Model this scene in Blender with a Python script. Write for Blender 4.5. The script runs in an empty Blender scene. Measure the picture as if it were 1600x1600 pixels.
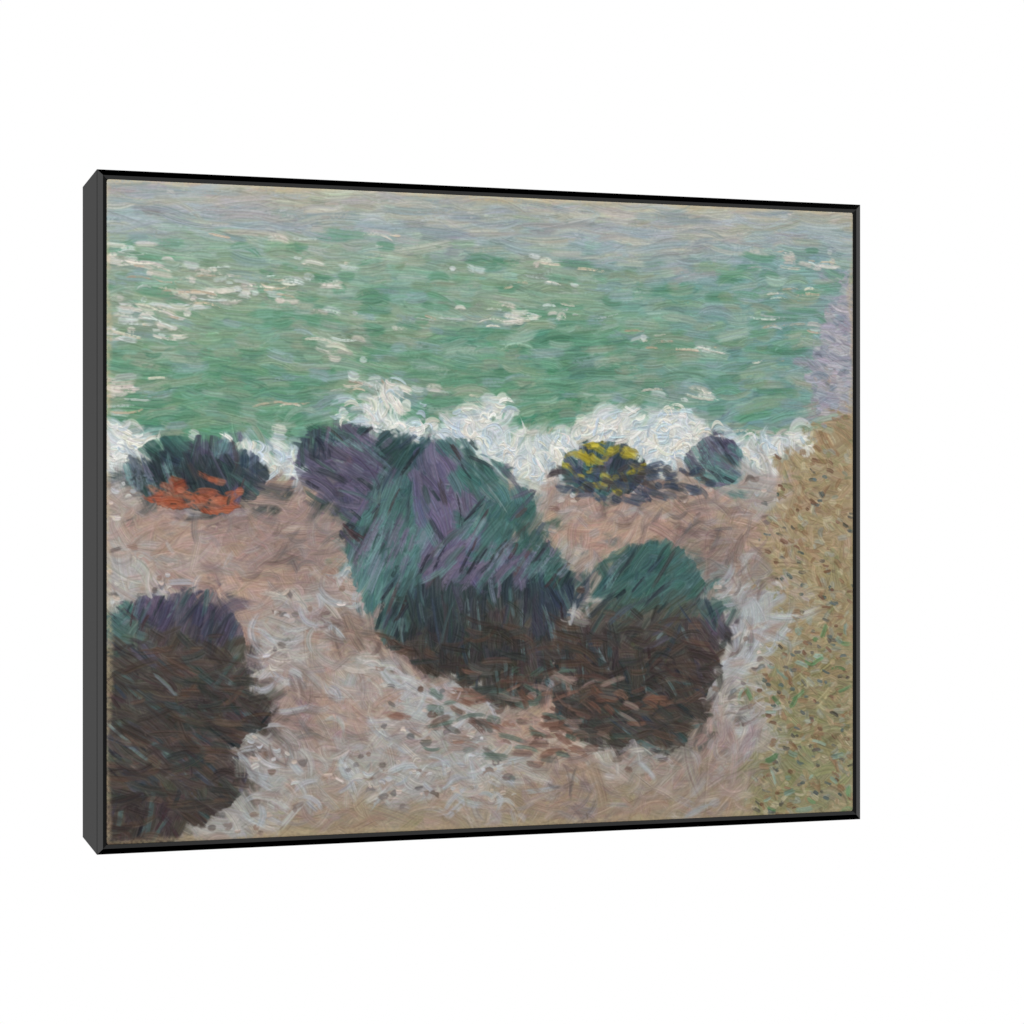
import bpy, math
import numpy as np

scene = bpy.context.scene
rng = np.random.default_rng(11)

# ------------------------------------------------------------------ geometry of the view
# picture height in metres and where its vertical edges sit in the frame of the photograph (1600 px square)
H = 0.68
CX = 800.0
XL, HL = 151.5, 1071.2          # near front edge: x, height
XR, HR = 1344.0, 960.0          # far front edge
XB, HB = 129.2, 1015.6          # rear edge of the left side
x1, x2, x3 = (XL-CX)/HL, (XR-CX)/HR, (XB-CX)/HB
F = math.sqrt(-(x2-x1)*(x3-x1)/((1/HR-1/HL)*(1/HB-1/HL)))      # focal length in px: front and side are square to each other
p1 = (x1*H, F/HL*H); p2 = (x2*H, F/HR*H); p3 = (x3*H, F/HB*H)
WID = math.hypot(p2[0]-p1[0], p2[1]-p1[1])
DEP = math.hypot(p3[0]-p1[0], p3[1]-p1[1])
YAW = math.atan2(p2[1]-p1[1], p2[0]-p1[0])
BASE_Z = 1.2
EYE = BASE_Z + H/2

# ------------------------------------------------------------------ camera
cam = bpy.data.cameras.new('camera')
cam.sensor_width = 36.0
cam.lens = F/1600*36
cam.clip_start = 0.05
cam.clip_end = 200
cam_o = bpy.data.objects.new('camera', cam)
cam_o.location = (0, 0, EYE)
cam_o.rotation_euler = (math.pi/2, 0, 0)
scene.collection.objects.link(cam_o)
scene.camera = cam_o

# ------------------------------------------------------------------ world: white surround, bright and dark zones invented to set the frame's reflected tones
N = (math.sin(YAW), -math.cos(YAW), 0)          # out of the picture
R = (math.cos(YAW), math.sin(YAW), 0)           # to the picture's right
world = bpy.data.worlds.new('World'); scene.world = world
world.use_nodes = True
nt = world.node_tree; nt.nodes.clear()
def nd(t, **k):
    n = nt.nodes.new(t)
    for a, b in k.items(): setattr(n, a, b)
    return n
def mth(op, a, b=None, c=None):
    n = nd('ShaderNodeMath', operation=op)
    for i, v in enumerate((a, b, c)):
        if v is None: continue
        if isinstance(v, (int, float)): n.inputs[i].default_value = v
        else: nt.links.new(v, n.inputs[i])
    return n.outputs[0]
def dot(v):
    n = nd('ShaderNodeVectorMath', operation='DOT_PRODUCT')
    nt.links.new(tc.outputs['Generated'], n.inputs[0]); n.inputs[1].default_value = v
    return n.outputs['Value']
def ramp(x, lo, hi):
    n = nd('ShaderNodeMapRange', interpolation_type='SMOOTHSTEP')
    nt.links.new(x, n.inputs['Value']); n.inputs['From Min'].default_value = lo; n.inputs['From Max'].default_value = hi
    return n.outputs['Result']
tc = nd('ShaderNodeTexCoord')
a, b, c = dot(R), dot((0, 0, 1)), dot(N)
az = mth('MULTIPLY', mth('ARCTAN2', a, c), 180/math.pi)
el = mth('MULTIPLY', mth('ABSOLUTE', mth('ARCSINE', b)), 180/math.pi)
sides = mth('MAXIMUM', mth('SUBTRACT', 1.0, ramp(az, -26, -16)), ramp(az, 50, 60))
FRONT_LOW, ADDED_BAND = 0.145, 0.46
low = mth('ADD', mth('MULTIPLY', sides, 1-FRONT_LOW), FRONT_LOW)
m1 = ramp(el, 14, 18)                                    # eye level -> bands added above and below it for the lips to reflect
mid = mth('ADD', mth('MULTIPLY', low, mth('SUBTRACT', 1.0, m1)), mth('MULTIPLY', m1, ADDED_BAND))
front = mth('MULTIPLY', mid, mth('SUBTRACT', 1.0, ramp(el, 36, 41)))
back = mth('SUBTRACT', 1.0, ramp(c, -0.02, 0.1))
val = mth('ADD', mth('MULTIPLY', front, mth('SUBTRACT', 1.0, back)), back)
bg = nd('ShaderNodeBackground'); out = nd('ShaderNodeOutputWorld')
cmb = nd('ShaderNodeCombineColor')
for i in range(3): nt.links.new(val, cmb.inputs[i])
nt.links.new(cmb.outputs[0], bg.inputs['Color']); bg.inputs['Strength'].default_value = 1.0
nt.links.new(bg.outputs[0], out.inputs['Surface'])

# ------------------------------------------------------------------ two unseen lamps, added to light the canvas
centre = ((p1[0]+p2[0])/2, (p1[1]+p2[1])/2, EYE)
def lamp(azd, eld, dist, size, power):
    ca, sa = math.cos(math.radians(azd)), math.sin(math.radians(azd))
    ce, se = math.cos(math.radians(eld)), math.sin(math.radians(eld))
    d = [ce*(ca*N[i]+sa*R[i]) for i in range(3)]; d[2] += se
    l = bpy.data.lights.new('added_canvas_light', 'AREA'); l.shape = 'DISK'; l.size = size; l.energy = power
    o = bpy.data.objects.new('added_canvas_light', l)
    from mathutils import Vector
    o.location = Vector(centre)+Vector(d)*dist
    o.rotation_euler = Vector(d).to_track_quat('Z', 'Y').to_euler()
    scene.collection.objects.link(o)
lamp(-48, 38, 4.0, 0.9, 150)
lamp(52, 34, 4.0, 1.2, 60)

vs = scene.view_settings
scene.display_settings.display_device = 'sRGB'
vs.view_transform = 'Standard'; vs.look = 'None'; vs.exposure = 0; vs.gamma = 1; vs.use_curve_mapping = False
scene.cycles.max_bounces = 6

# ------------------------------------------------------------------ materials
def mat(name):
    m = bpy.data.materials.new(name); m.use_nodes = True
    t = m.node_tree; t.nodes.clear()
    o = t.nodes.new('ShaderNodeOutputMaterial')
    return m, t, o
def lacquer():
    m, t, o = mat('dark_anodised_metal')
    g = t.nodes.new('ShaderNodeBsdfGlossy'); g.distribution = 'GGX'
    tcn = t.nodes.new('ShaderNodeTexCoord')
    nz = t.nodes.new('ShaderNodeTexNoise'); nz.inputs['Scale'].default_value = 900; nz.inputs['Detail'].default_value = 2
    mr = t.nodes.new('ShaderNodeMapRange'); mr.inputs['To Min'].default_value = 0.05; mr.inputs['To Max'].default_value = 0.09
    t.links.new(tcn.outputs['Object'], nz.inputs['Vector']); t.links.new(nz.outputs['Fac'], mr.inputs['Value'])
    t.links.new(mr.outputs['Result'], g.inputs['Roughness'])
    g.inputs['Color'].default_value = (0.0725, 0.0725, 0.0725, 1)
    t.links.new(g.outputs[0], o.inputs['Surface'])
    return m
def plain(name, col, rough):
    m, t, o = mat(name)
    p = t.nodes.new('ShaderNodeBsdfPrincipled')
    tcn = t.nodes.new('ShaderNodeTexCoord')
    nz = t.nodes.new('ShaderNodeTexNoise'); nz.inputs['Scale'].default_value = 60; nz.inputs['Detail'].default_value = 4
    cr = t.nodes.new('ShaderNodeMix'); cr.data_type = 'RGBA'
    cr.inputs[6].default_value = (*[v*0.8 for v in col], 1); cr.inputs[7].default_value = (*[v*1.2 for v in col], 1)
    t.links.new(tcn.outputs['Object'], nz.inputs['Vector']); t.links.new(nz.outputs['Fac'], cr.inputs[0])
    t.links.new(cr.outputs[2], p.inputs['Base Color']); p.inputs['Roughness'].default_value = rough
    t.links.new(p.outputs[0], o.inputs['Surface'])
    return m
def oil_paint():
    m, t, o = mat('oil_paint')
    p = t.nodes.new('ShaderNodeBsdfPrincipled')
    at = t.nodes.new('ShaderNodeAttribute'); at.attribute_name = 'pigment'
    t.links.new(at.outputs['Color'], p.inputs['Base Color'])
    tcn = t.nodes.new('ShaderNodeTexCoord')
    nz = t.nodes.new('ShaderNodeTexNoise'); nz.inputs['Scale'].default_value = 220; nz.inputs['Detail'].default_value = 3
    mr = t.nodes.new('ShaderNodeMapRange'); mr.inputs['To Min'].default_value = 0.35; mr.inputs['To Max'].default_value = 0.65
    t.links.new(tcn.outputs['Object'], nz.inputs['Vector']); t.links.new(nz.outputs['Fac'], mr.inputs['Value'])
    t.links.new(mr.outputs['Result'], p.inputs['Roughness'])
    p.inputs['Specular IOR Level'].default_value = 0.25
    t.links.new(p.outputs[0], o.inputs['Surface'])
    return m
M_METAL = lacquer()
M_BOARD = plain('black_board', (0.012, 0.012, 0.012), 0.8)
M_PAINT = oil_paint()

# ------------------------------------------------------------------ the thing
root = bpy.data.objects.new('framed_painting', None)
root.empty_display_size = 0.1
root.location = ((p1[0]+p2[0])/2, (p1[1]+p2[1])/2, BASE_Z)
root.rotation_euler = (0, 0, YAW)
root['label'] = 'framed oil painting of green sea and dark shapes on pinkish beach in slim black frame'
root['category'] = 'painting'
scene.collection.objects.link(root)

def mesh_obj(name, verts, faces, m, parent):
    me = bpy.data.meshes.new(name); me.from_pydata(verts, [], faces); me.update()
    me.materials.append(m)
    o = bpy.data.objects.new(name, me); scene.collection.objects.link(o)
    o.parent = parent
    return o

# profiles: (inset from the outer edge, depth; the picture's front is -y)
W1 = 0.0083*H                   # face of a rail
G1 = 0.0056*H                   # sloped inner lip
A1, B1 = math.radians(20), math.radians(18)
RID = -W1*math.tan(A1)          # ridge, proud of the outer front edge
LIP = RID + G1*math.tan(B1)     # foot of the lip, where the canvas starts
def sweep(side, prof):
    """a mitred length of moulding along one side"""
    hw = WID/2
    v = []
    for end in (0, 1):
        for i, y in prof:
            if side == 'left':    x, z = -hw+i, (H-i if end else i)
            elif side == 'right': x, z = hw-i, (i if end else H-i)
            elif side == 'top':   x, z = (hw-i if end else -hw+i), H-i
            else:                 x, z = (-hw+i if end else hw-i), i
            v.append((x, y, z))
    n = len(prof)
    f = [(k, (k+1) % n, n+(k+1) % n, n+k) for k in range(n)]
    f += [tuple(range(n-1, -1, -1)), tuple(range(n, 2*n))]
    return v, f
def fix_normals(o):
    import bmesh
    bm = bmesh.new(); bm.from_mesh(o.data); bmesh.ops.recalc_face_normals(bm, faces=bm.faces); bm.to_mesh(o.data); bm.free()
STEP = 0.0003
for side in ('left', 'right', 'top', 'bottom'):
    if side == 'left':
        prof = [(0, DEP), (0, 0.0010), (STEP, 0.0010), (STEP, -STEP*math.tan(A1)), (W1, RID), (W1, DEP)]
    else:
        prof = [(0, DEP), (0, 0), (W1, RID), (W1, DEP)]
    rail = mesh_obj('rail', *sweep(side, prof), M_METAL, root); fix_normals(rail)
    e = 0.00008
    lip = [(W1+e, RID+0.00004), (W1+G1, LIP), (W1+G1, 0.03), (W1+e, 0.03)]
    lo = mesh_obj('inner_lip', *sweep(side, lip), M_METAL, rail); fix_normals(lo)
# board that closes the back of the frame
ins = W1+0.0004
x0, x1b, z0, z1 = -WID/2+ins, WID/2-ins, ins, H-ins
bv = [(x, y, z) for y in (0.034, 0.040) for x, z in ((x0, z0), (x1b, z0), (x1b, z1), (x0, z1))]
bo = mesh_obj('backing_board', bv, [(0, 1, 2, 3), (7, 6, 5, 4), (0, 4, 5, 1), (1, 5, 6, 2), (2, 6, 7, 3), (3, 7, 4, 0)], M_BOARD, root)
fix_normals(bo)

# ------------------------------------------------------------------ the painting: a generic shore in the photograph's colours, laid on stroke by stroke
CI = W1+G1+0.0001
CW, CH = WID-2*CI, H-2*CI
NX = 1300
NY = int(round(NX*CH/CW))
def sm(e0, e1, x):
    t = np.clip((x-e0)/(e1-e0), 0, 1); return t*t*(3-2*t)
def vnoise(shape, cell, octaves=3, seed=0):
    """smooth value noise, about -1..1"""
    r = np.random.default_rng(seed); h, w = shape; o = np.zeros(shape, np.float32); amp = 1.0; tot = 0
    for k in range(octaves):
        cy, cx = max(cell[0]/2**k, 1.5), max(cell[1]/2**k, 1.5)
        gy, gx = int(h/cy)+3, int(w/cx)+3
        g = r.uniform(-1, 1, (gy, gx)).astype(np.float32)
        ys, xs = np.arange(h)/cy, np.arange(w)/cx
        iy, ix = ys.astype(int), xs.astype(int)
        fy, fx = ys-iy, xs-ix
        fy = (fy*fy*(3-2*fy))[:, None]; fx = (fx*fx*(3-2*fx))[None]
        q = lambda a_, b_: g[np.ix_(iy+a_, ix+b_)]
        o += amp*((q(0, 0)*(1-fx)+q(0, 1)*fx)*(1-fy)+(q(1, 0)*(1-fx)+q(1, 1)*fx)*fy)
        tot += amp; amp *= 0.5
    return o/tot*1.5
S = (NY, NX)
U, V = np.meshgrid(np.linspace(0, 1, NX), np.linspace(0, 1, NY))
U = U.astype(np.float32); V = V.astype(np.float32)
n_big = vnoise(S, (230, 260), 4, 1); n_mid = vnoise(S, (70, 90), 3, 2); n_hor = vnoise(S, (40, 240), 3, 3); n_a = vnoise(S, (160, 200), 4, 4)
n_b = vnoise(S, (120, 150), 3, 5); n_fine = vnoise(S, (12, 14), 2, 6)
def c3(*c): return np.array(c, np.float32)/255
def mixc(a_, b_, t): return a_*(1-t[..., None])+b_*t[..., None]
# masks (how much each ground belongs to a place)
vw = V+0.02*n_mid
m_sea = sm(0.06, 0.115, V+0.03*n_hor)
m_surf = sm(0.325, 0.385, V+0.06*n_b+0.03*n_mid+0.035*np.sin(U*9-3.4))
m_sand = sm(0.425, 0.455, V+0.018*n_big+0.01*n_mid)
def blob(cu, cv, ru, rv, k, hard=0.05):
    d = np.sqrt(((U-cu)/ru)**2+((V-cv)/rv)**2)
    return sm(1.0+hard, 1.0-hard, d+0.24*k+0.10*n_mid+0.03*n_fine)
rock = np.maximum.reduce([blob(0.42, 0.57, 0.125, 0.19, n_big), blob(0.50, 0.66, 0.11, 0.15, n_b), blob(0.71, 0.70, 0.11, 0.18, n_a), blob(0.65, 0.78, 0.09, 0.11, n_big), blob(0.03, 0.82, 0.165, 0.21, n_b),
                          blob(0.10, 0.44, 0.10, 0.06, n_a), blob(0.31, 0.43, 0.075, 0.07, n_b), blob(0.645, 0.43, 0.06, 0.05, n_a), blob(0.80, 0.42, 0.05, 0.045, n_b)])
# planes of the rocks: cells with a tone and a brush direction of their own
NC = 46
ccu, ccv = rng.uniform(0, 1, NC), rng.uniform(0.3, 1, NC)
dist = np.stack([(U+0.03*n_mid-ccu[i])**2+((V+0.03*n_b-ccv[i])*0.8)**2 for i in range(NC)])
cell = dist.argmin(0); del dist
cell_ang = rng.uniform(0.5, 2.4, NC).astype(np.float32)[cell]
RT = np.array([(48, 60, 76), (54, 88, 90), (78, 112, 112), (72, 70, 90), (46, 58, 64), (88, 84, 106), (60, 94, 92), (42, 66, 70)], np.float32)/255
cell_tone = RT[rng.integers(0, len(RT), NC)][cell]
m_cliff = sm(0.858, 0.880, U+0.05*n_a+0.02*n_mid+0.008*n_fine-0.10*sm(0.9, 0.1, V)+0.03*V)*sm(0.05, 0.12, V+0.05*n_b)
# colours of each ground
sky = mixc(mixc(c3(170, 168, 152), c3(142, 157, 158), sm(0.0, 0.06, V+0.03*n_hor)), c3(150, 154, 156), sm(0.1, 0.9, n_b))
sea = mixc(c3(126, 156, 140), c3(94, 138, 114), sm(0.12, 0.33, V+0.05*n_hor))
sea = mixc(sea, c3(136, 150, 132), sm(0.0, 0.6, n_hor+0.5*n_mid)*0.8)
sea = mixc(sea, c3(72, 126, 102), sm(-0.15, -0.7, n_hor+0.4*n_mid)*0.7)
sea = mixc(sea, c3(116, 150, 150), sm(0.62, 0.85, U+0.15*n_big)*0.75)
surf = mixc(c3(206, 210, 205), c3(172, 186, 190), sm(0.0, 0.8, n_mid))
sand = mixc(c3(148, 126, 120), c3(172, 146, 130), sm(-0.3, 0.6, n_a))
sand = mixc(sand, c3(160, 158, 155), sm(0.0, 0.7, n_b+0.6*(V-0.6)))
sand = mixc(sand, c3(150, 134, 112), sm(0.84, 0.98, V+0.05*n_mid))
sand = mixc(sand, c3(172, 178, 180), sm(0.76, 0.84, U+0.05*n_mid)*sm(0.55, 0.66, V)*sm(1.0, 0.88, V)*0.9)
sand = mixc(sand, c3(166, 166, 166), sm(0.15, 0.5, n_mid+0.5*n_b)*sm(0.55, 0.75, V)*0.8)
sand = mixc(sand, c3(118, 102, 97), sm(0.2, 0.8, -n_b+0.4*n_mid+0.3*n_a)*0.7)
rk = cell_tone*(1+0.18*n_mid[..., None])
rk = mixc(rk, c3(66, 57, 51)*(1+0.25*n_mid[..., None]), sm(0.63, 0.72, V+0.06*n_mid)*0.85)
cliff = mixc(c3(152, 146, 162), c3(152, 134, 104), sm(0.27, 0.34, V+0.05*n_mid))
cliff = mixc(cliff, c3(134, 130, 98), sm(0.45, 0.95, V+0.15*n_a))
field = mixc(sky, sea, m_sea); field = mixc(field, surf, m_surf); field = mixc(field, sand, m_sand)
field = mixc(field, cliff, m_cliff); field = mixc(field, rk, rock)
# direction of the brush (radians, y down)
ang = 0.10*n_hor+0.22*n_mid*sm(0.08, 0.25, V)
ang = ang*(1-m_surf)+m_surf*(2.2*n_mid)
ang = ang*(1-m_sand)+m_sand*(-0.15+1.0*n_big+0.25*n_mid)
ang = ang*(1-rock)+rock*cell_ang
ang = ang*(1-m_cliff)+m_cliff*(0.3+0.8*n_mid)
vary = 0.10+0.5*m_surf+0.04*m_sand

weave = (np.sin(np.arange(NX)*2*np.pi/3.1)[None]*np.sin(np.arange(NY)*2*np.pi/3.1)[:, None]).astype(np.float32)
grain = np.clip(0.5+0.32*weave+0.35*vnoise(S, (3, 3), 1, 9), 0, 1)
grain2 = np.clip(0.5+0.6*vnoise(S, (5, 5), 2, 10), 0, 1)
P = mixc(np.broadcast_to(c3(170, 155, 128), field.shape), field, np.full(S, 0.75, np.float32)).copy()
Z = np.zeros(S, np.float32)

def stroke(cx, cy, th, L, Wd, bend, col, load, body, streak=0.05, soft=0.3, wet=0.2, clip=None):
    rad = L/2+Wd
    ex = abs(math.cos(th))*rad+abs(math.sin(th))*Wd+abs(bend)*L*0.25+2
    ey = abs(math.sin(th))*rad+abs(math.cos(th))*Wd+abs(bend)*L*0.25+2
    ax, bx, ay, by = max(int(cx-ex), 0), min(int(cx+ex)+1, NX), max(int(cy-ey), 0), min(int(cy+ey)+1, NY)
    if bx-ax < 2 or by-ay < 2: return
    X = np.arange(ax, bx, dtype=np.float32)[None]-cx; Y = np.arange(ay, by, dtype=np.float32)[:, None]-cy
    s = (X*math.cos(th)+Y*math.sin(th))/(L/2)
    t = -X*math.sin(th)+Y*math.cos(th)
    t = (t-bend*L*0.25*(s*s-0.4))/(Wd/2)
    nb = max(4, int(Wd*0.8))
    br = rng.uniform(0, 1, nb+3).astype(np.float32); bc = rng.normal(0, streak, (nb+3, 1)).astype(np.float32)+rng.normal(0, streak*0.22, (nb+3, 3)).astype(np.float32)
    g0 = grain2[ay:by, ax:bx]
    q = np.clip((t+1.15)/2.3, 0, 0.9999)*nb
    iq = q.astype(int); fq = q-iq; fq = fq*fq*(3-2*fq)
    b_ = br[iq]*(1-fq)+br[iq+1]*fq
    cc = bc[iq]*(1-fq)[..., None]+bc[iq+1]*fq[..., None]
    endp = 1-0.22*b_
    edge = sm(1.08, 1.08-soft, np.abs(t)+0.16*(b_-0.5))*sm(endp+0.06, endp-0.06-0.5*soft, np.abs(s)+0.10*(g0-0.5)+0.8*(Wd/L)*t*t)
    g = grain[ay:by, ax:bx]
    dry = 0.5+0.5*s                                   # the brush runs out along its way
    cov = sm(-0.22, 0.22, load-0.55*dry*b_-0.55*(1-g)*(0.5+0.5*dry)+0.1)
    al = edge*cov
    if clip is not None: al = al*clip[ay:by, ax:bx]
    if al.max() < 0.02: return
    pp = P[ay:by, ax:bx]; zz = Z[ay:by, ax:bx]
                                                      # wet: some of the paint below is picked up
    tgt = np.clip(col+cc*(0.5+col), 0, 1)*(1-wet)+pp*wet
    pp += (tgt-pp)*(al*0.95)[..., None]
    ridge = 0.45+0.55*b_+0.5*sm(0.55, 0.85, np.abs(t))+0.35*sm(0.6, 0.95, s)
    zz += al*(body*ridge-0.55*zz)

def scatter(n, Lr, Wr, mask=None, col=None, jit=0.035, load=(0.45, 0.9), body=(0.5, 1.0), extra=0.0, th=None, tj=None, pick=0.02, bend=0.35, soft=0.3, wet=0.2, streak=0.05, clip=None):
    if mask is not None:
        w = np.cumsum(mask[::4, ::4].ravel().astype(np.float64)); w /= w[-1]
        idx = np.searchsorted(w, rng.uniform(0, 1, n)); gy, gx = np.divmod(idx, mask[::4, ::4].shape[1])
        xs = np.minimum(gx*4+rng.uniform(0, 4, n), NX-1); ys = np.minimum(gy*4+rng.uniform(0, 4, n), NY-1)
    else:
        xs = rng.uniform(0, NX-1, n); ys = rng.uniform(0, NY-1, n)
    for k in range(n):
        ix, iy = int(xs[k]), int(ys[k])
        if col is None:
            jx = int(np.clip(ix+rng.normal(0, pick*NX), 0, NX-1)); jy = int(np.clip(iy+rng.normal(0, pick*NX*0.35), 0, NY-1))
            c = field[jy, jx]+rng.normal(0, jit)+rng.normal(0, jit*0.4, 3)
        else:
            c = col[rng.integers(len(col))]+rng.normal(0, jit)
        a0 = (ang[iy, ix] if th is None else th)+rng.normal(0, (vary[iy, ix] if tj is None else tj)+extra)
        if rng.random() < 0.5: a0 += math.pi
        L = rng.uniform(*Lr)*NX; Wd = rng.uniform(*Wr)*NX
        stroke(xs[k], ys[k], a0, L, Wd, rng.normal(0, bend), np.clip(c, 0.03, 0.97), rng.uniform(*load), rng.uniform(*body), streak, soft, wet, clip)

open_sea = m_sea*(1-m_surf)*(1-m_cliff)*(1-rock)
open_surf = m_surf*(1-m_sand)*(1-m_cliff)*(1-rock)
beach = m_sand*(1-m_cliff)*(1-rock)
top = (1-m_sea)*(1-m_cliff)
bank = m_cliff*(1-rock)
rclip = sm(0.25, 0.75, rock+0.5*(grain2-0.5))
bclip = sm(0.25, 0.75, bank+0.6*(grain2-0.5))
# broad lay-in
scatter(1800, (0.05, 0.11), (0.016, 0.032), jit=0.03, load=(0.7, 1.1), body=(0.2, 0.5), soft=0.6, wet=0.3)
scatter(3200, (0.025, 0.06), (0.009, 0.018), jit=0.035, load=(0.5, 1.0), body=(0.3, 0.7), soft=0.5, wet=0.35, pick=0.012)
# sky and sea
scatter(260, (0.04, 0.11), (0.006, 0.016), top, [c3(148, 158, 164), c3(166, 166, 152), c3(138, 154, 158), c3(158, 156, 156)], load=(0.3, 0.7), soft=0.6, wet=0.45, body=(0.2, 0.5))
scatter(620, (0.025, 0.07), (0.008, 0.018), open_sea, [c3(142, 164, 150), c3(90, 138, 112), c3(122, 148, 122), c3(128, 150, 154), c3(82, 132, 106), c3(136, 148, 130)], jit=0.02, load=(0.35, 0.8), soft=0.6, wet=0.4, body=(0.3, 0.7))
scatter(150, (0.010, 0.040), (0.005, 0.012), open_sea*sm(0.3, 0.7, n_hor+0.3*n_mid), [c3(206, 200, 190), c3(196, 188, 180), c3(186, 194, 192)], load=(0.3, 0.8), body=(0.8, 1.4), soft=0.6, wet=0.3, bend=0.35)
scatter(120, (0.01, 0.05), (0.0022, 0.004), open_sea*sm(0.1, 0.5, n_hor), [c3(200, 194, 180), c3(176, 160, 140), c3(180, 190, 184)], load=(0.2, 0.5), body=(0.8, 1.4), bend=0.3)
# surf
scatter(520, (0.014, 0.045), (0.008, 0.018), open_surf, [c3(206, 209, 205), c3(196, 202, 204), c3(212, 210, 200), c3(180, 192, 198)], jit=0.015, load=(0.5, 1.0), body=(0.5, 1.1), bend=0.9, soft=0.5, wet=0.35)
scatter(260, (0.010, 0.03), (0.003, 0.007), open_surf, [c3(222, 221, 214), c3(212, 208, 196), c3(176, 192, 202)], jit=0.015, load=(0.4, 0.9), body=(1.0, 1.9), bend=1.2)
# beach
scatter(600, (0.04, 0.10), (0.012, 0.026), beach, jit=0.022, load=(0.6, 1.0), soft=0.8, wet=0.4, bend=0.5, body=(0.2, 0.5), pick=0.02)
scatter(700, (0.02, 0.05), (0.008, 0.016), beach, [c3(164, 142, 134), c3(150, 131, 128), c3(140, 125, 120), c3(164, 162, 162), c3(172, 158, 148), c3(146, 140, 140), c3(156, 130, 116)], jit=0.015, load=(0.4, 0.9), soft=0.8, wet=0.5, bend=0.7, body=(0.3, 0.8))
scatter(190, (0.025, 0.06), (0.007, 0.014), beach*sm(0.55, 0.68, V)*sm(-0.2, 0.4, n_mid+n_b), [c3(174, 176, 176), c3(166, 172, 178), c3(180, 174, 166)], jit=0.015, load=(0.35, 0.8), body=(0.6, 1.2), soft=0.7, wet=0.35, bend=0.7)
scatter(150, (0.02, 0.055), (0.006, 0.012), beach*sm(0.0, 0.5, -n_b+0.4*n_mid+0.3*n_a), [c3(118, 101, 97), c3(128, 110, 104), c3(108, 101, 101)], load=(0.3, 0.7), wet=0.5, bend=0.6, soft=0.7)
stony = beach*sm(0.15, 0.65, n_b+0.5*n_mid)
scatter(90, (0.008, 0.020), (0.006, 0.012), stony, [c3(92, 82, 80), c3(100, 95, 95), c3(84, 91, 92), c3(116, 92, 80), c3(106, 90, 84)], load=(0.4, 0.9), th=0.0, tj=0.3, soft=0.6, wet=0.4, bend=0.6)
scatter(110, (0.006, 0.016), (0.004, 0.009), stony, [c3(188, 182, 174), c3(180, 182, 185), c3(190, 174, 162)], load=(0.4, 0.9), th=0.0, tj=0.3, body=(0.9, 1.5), soft=0.6, bend=0.8)
# rocks
scatter(1100, (0.02, 0.055), (0.010, 0.022), rock, jit=0.022, load=(0.5, 1.0), tj=0.15, soft=0.5, wet=0.3, bend=0.25, pick=0.006, clip=rclip)
scatter(230, (0.03, 0.08), (0.004, 0.010), rock, [c3(50, 62, 78), c3(62, 88, 90), c3(76, 74, 92), c3(46, 54, 62), c3(78, 104, 104), c3(62, 58, 60), c3(50, 72, 70)], jit=0.02, load=(0.4, 0.9), tj=0.16, soft=0.5, wet=0.4, bend=0.2, clip=rclip)
scatter(190, (0.02, 0.055), (0.0025, 0.006), rock, [c3(34, 36, 46), c3(62, 44, 48), c3(32, 46, 50), c3(92, 110, 112)], load=(0.25, 0.65), tj=0.13, wet=0.35, bend=0.15, clip=rclip)
scatter(150, (0.02, 0.06), (0.005, 0.012), rock*sm(0.66, 0.55, V)*sm(0.0, 0.4, n_b), [c3(96, 132, 130), c3(108, 120, 134), c3(112, 106, 128)], load=(0.2, 0.55), tj=0.12, wet=0.4, bend=0.15, soft=0.5, clip=rclip)
foot = rock*sm(0.66, 0.72, V+0.03*n_mid)
scatter(420, (0.02, 0.06), (0.006, 0.014), foot, [c3(58, 52, 50), c3(72, 60, 54), c3(48, 54, 52), c3(84, 66, 56), c3(52, 44, 42)], jit=0.02, load=(0.4, 0.9), th=0.15, tj=0.35, soft=0.5, wet=0.4, clip=rclip)
# the ochre bank
scatter(620, (0.008, 0.022), (0.005, 0.010), bank*sm(0.30, 0.36, V), [c3(168, 148, 116), c3(148, 130, 98), c3(128, 126, 92), c3(134, 106, 80), c3(172, 162, 134), c3(144, 148, 136)], jit=0.02, load=(0.4, 0.9), body=(0.5, 1.1), soft=0.5, wet=0.35, clip=bclip)
scatter(170, (0.006, 0.016), (0.003, 0.006), bank*sm(0.34, 0.42, V), [c3(88, 86, 78), c3(78, 92, 92), c3(112, 84, 66)], load=(0.3, 0.8), th=0.35, tj=0.3, clip=bclip)
scatter(260, (0.012, 0.034), (0.006, 0.012), bank*sm(0.36, 0.28, V), [c3(158, 152, 166), c3(146, 152, 162), c3(166, 164, 168), c3(124, 134, 146)], jit=0.02, load=(0.4, 0.9), th=0.15, tj=0.25, soft=0.5, wet=0.35, clip=bclip)
# bright and earthy accents
scatter(60, (0.014, 0.04), (0.006, 0.014), blob(0.10, 0.475, 0.07, 0.03, n_a), [c3(158, 84, 58), c3(146, 76, 54), c3(164, 100, 76)], load=(0.5, 0.9), soft=0.6, wet=0.35, th=0.1, tj=0.35, bend=0.2, clip=rclip)
scatter(60, (0.012, 0.035), (0.006, 0.014), blob(0.64, 0.42, 0.075, 0.045, n_b), [c3(178, 164, 52), c3(164, 150, 48), c3(146, 132, 62)], load=(0.5, 0.9), soft=0.6, wet=0.3, th=0.2, tj=0.4, bend=0.2, clip=rclip)
scatter(80, (0.012, 0.036), (0.006, 0.013), blob(0.70, 0.45, 0.13, 0.035, n_a), [c3(52, 64, 84), c3(62, 58, 60), c3(72, 74, 78)], load=(0.4, 0.9), soft=0.5, wet=0.35, th=0.1, tj=0.4)
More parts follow.
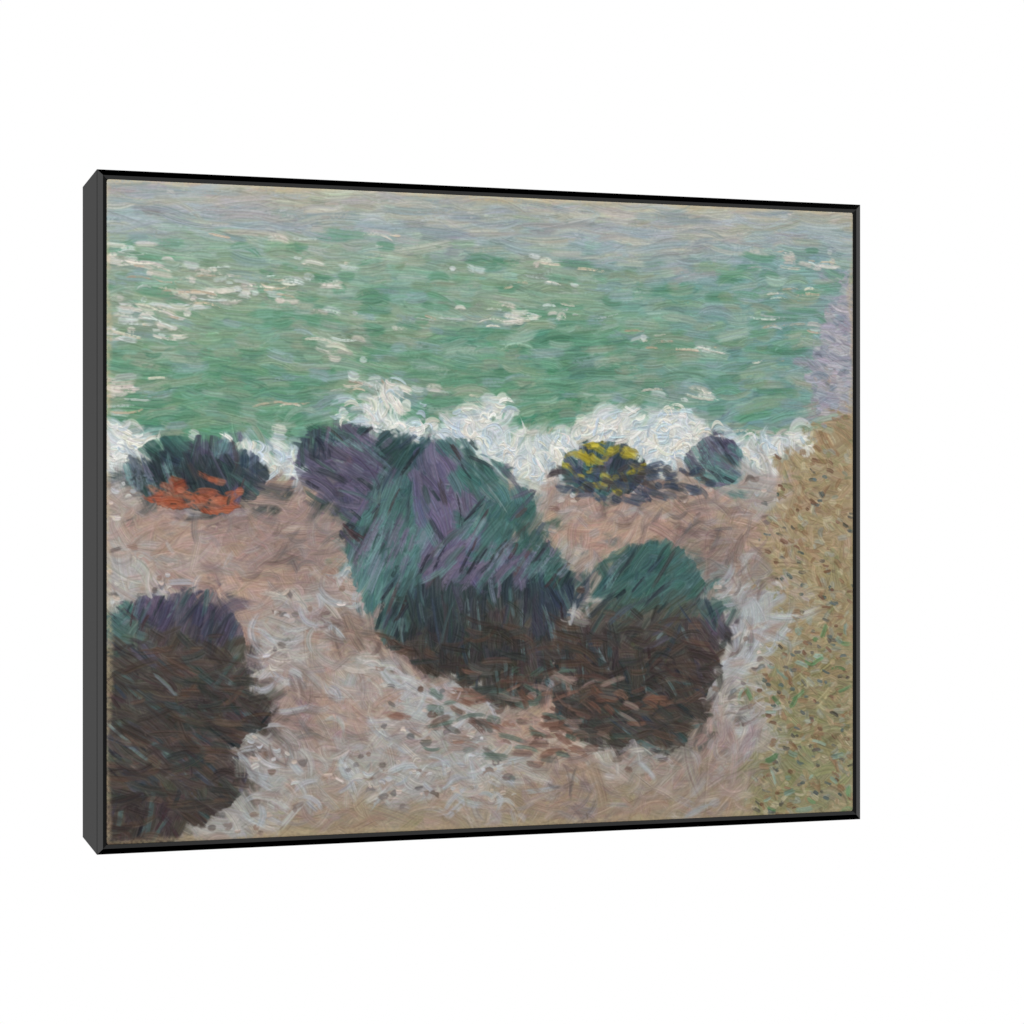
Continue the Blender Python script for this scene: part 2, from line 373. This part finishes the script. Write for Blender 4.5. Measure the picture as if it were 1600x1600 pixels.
scatter(150, (0.014, 0.05), (0.005, 0.012), blob(0.53, 0.82, 0.18, 0.08, n_b), [c3(116, 82, 68), c3(92, 68, 60), c3(70, 92, 82), c3(146, 126, 118), c3(84, 84, 80)], load=(0.4, 0.9), soft=0.5, wet=0.4, th=0.2, tj=0.3)
scatter(36, (0.010, 0.03), (0.004, 0.008), bank*sm(0.55, 0.8, V), [c3(80, 122, 80), c3(124, 150, 138)], load=(0.4, 0.8), wet=0.35, clip=bclip)
# small touches that break up every passage
scatter(2600, (0.006, 0.018), (0.003, 0.006), jit=0.035, load=(0.2, 0.6), body=(0.3, 0.9), extra=0.1, pick=0.006, soft=0.7, wet=0.5)
# bare, ochre primed margin showing through round the edge
mar = np.minimum.reduce([U*NX, (1-U)*NX, V*NY, (1-V)*NY])/NX
mm = sm(0.007, 0.0, mar+0.006*n_mid)*np.clip(grain+0.25, 0, 1)*0.55
P = mixc(P, c3(178, 160, 126), mm)
# threads of the canvas and specks
P *= (1+0.05*(grain-0.5))[..., None]
P = np.clip(P, 0.02, 0.97)
LIN = np.where(P <= 0.04045, P/12.92, ((P+0.055)/1.055)**2.4).astype(np.float32)
HGT = np.clip(Z, 0, 3)*0.00036+grain*0.00010
HGT *= sm(0.0, 0.003, mar)

# one sheet with the paint's relief, turned back round the stretcher at its edges
px = (U-0.5)*CW; pz = CH/2-V*CH
rc = 0.0024                                           # softly rounded corners
ox, oz = np.abs(px)-(CW/2-rc), np.abs(pz)-(CH/2-rc)
cor = (ox > 0) & (oz > 0); rr = np.maximum(np.hypot(ox, oz), 1e-9); kk = np.where(cor & (rr > rc), rc/rr, 1)
px = np.where(cor, np.sign(px)*(CW/2-rc+ox*kk), px); pz = np.where(cor, np.sign(pz)*(CH/2-rc+oz*kk), pz)
py = LIP-0.00015-HGT
co = np.stack([px, py, pz+H/2], -1).reshape(-1, 3)
ring = np.concatenate([np.arange(NX), np.arange(1, NY)*NX+NX-1, (NY-1)*NX+np.arange(NX-2, -1, -1), np.arange(NY-2, 0, -1)*NX])
skirt = co[ring].copy(); skirt[:, 1] = 0.030
nv = NX*NY
co = np.concatenate([co, skirt]).astype(np.float32)
ii = (np.arange(NY-1)[:, None]*NX+np.arange(NX-1)[None]).ravel()
quads = np.stack([ii, ii+NX, ii+NX+1, ii+1], -1)
k = np.arange(len(ring)); k2 = (k+1) % len(ring)
quads = np.concatenate([quads, np.stack([ring[k], ring[k2], nv+k2, nv+k], -1)]).astype(np.int32)
me = bpy.data.meshes.new('canvas')
me.vertices.add(len(co)); me.vertices.foreach_set('co', co.ravel())
me.loops.add(quads.size); me.loops.foreach_set('vertex_index', quads.ravel())
me.polygons.add(len(quads)); me.polygons.foreach_set('loop_start', np.arange(0, quads.size, 4, dtype=np.int32))
me.polygons.foreach_set('use_smooth', np.ones(len(quads), bool))
me.update(calc_edges=True)
lin = np.concatenate([LIN.reshape(-1, 3), np.tile(np.array([[0.45, 0.38, 0.26]], np.float32), (len(ring), 1))])
at = me.color_attributes.new('pigment', 'FLOAT_COLOR', 'POINT')
at.data.foreach_set('color', np.concatenate([lin, np.ones((len(lin), 1), np.float32)], 1).ravel())
me.materials.append(M_PAINT)
cv = bpy.data.objects.new('canvas', me); scene.collection.objects.link(cv); cv.parent = root
print('view', F, YAW, WID, DEP)
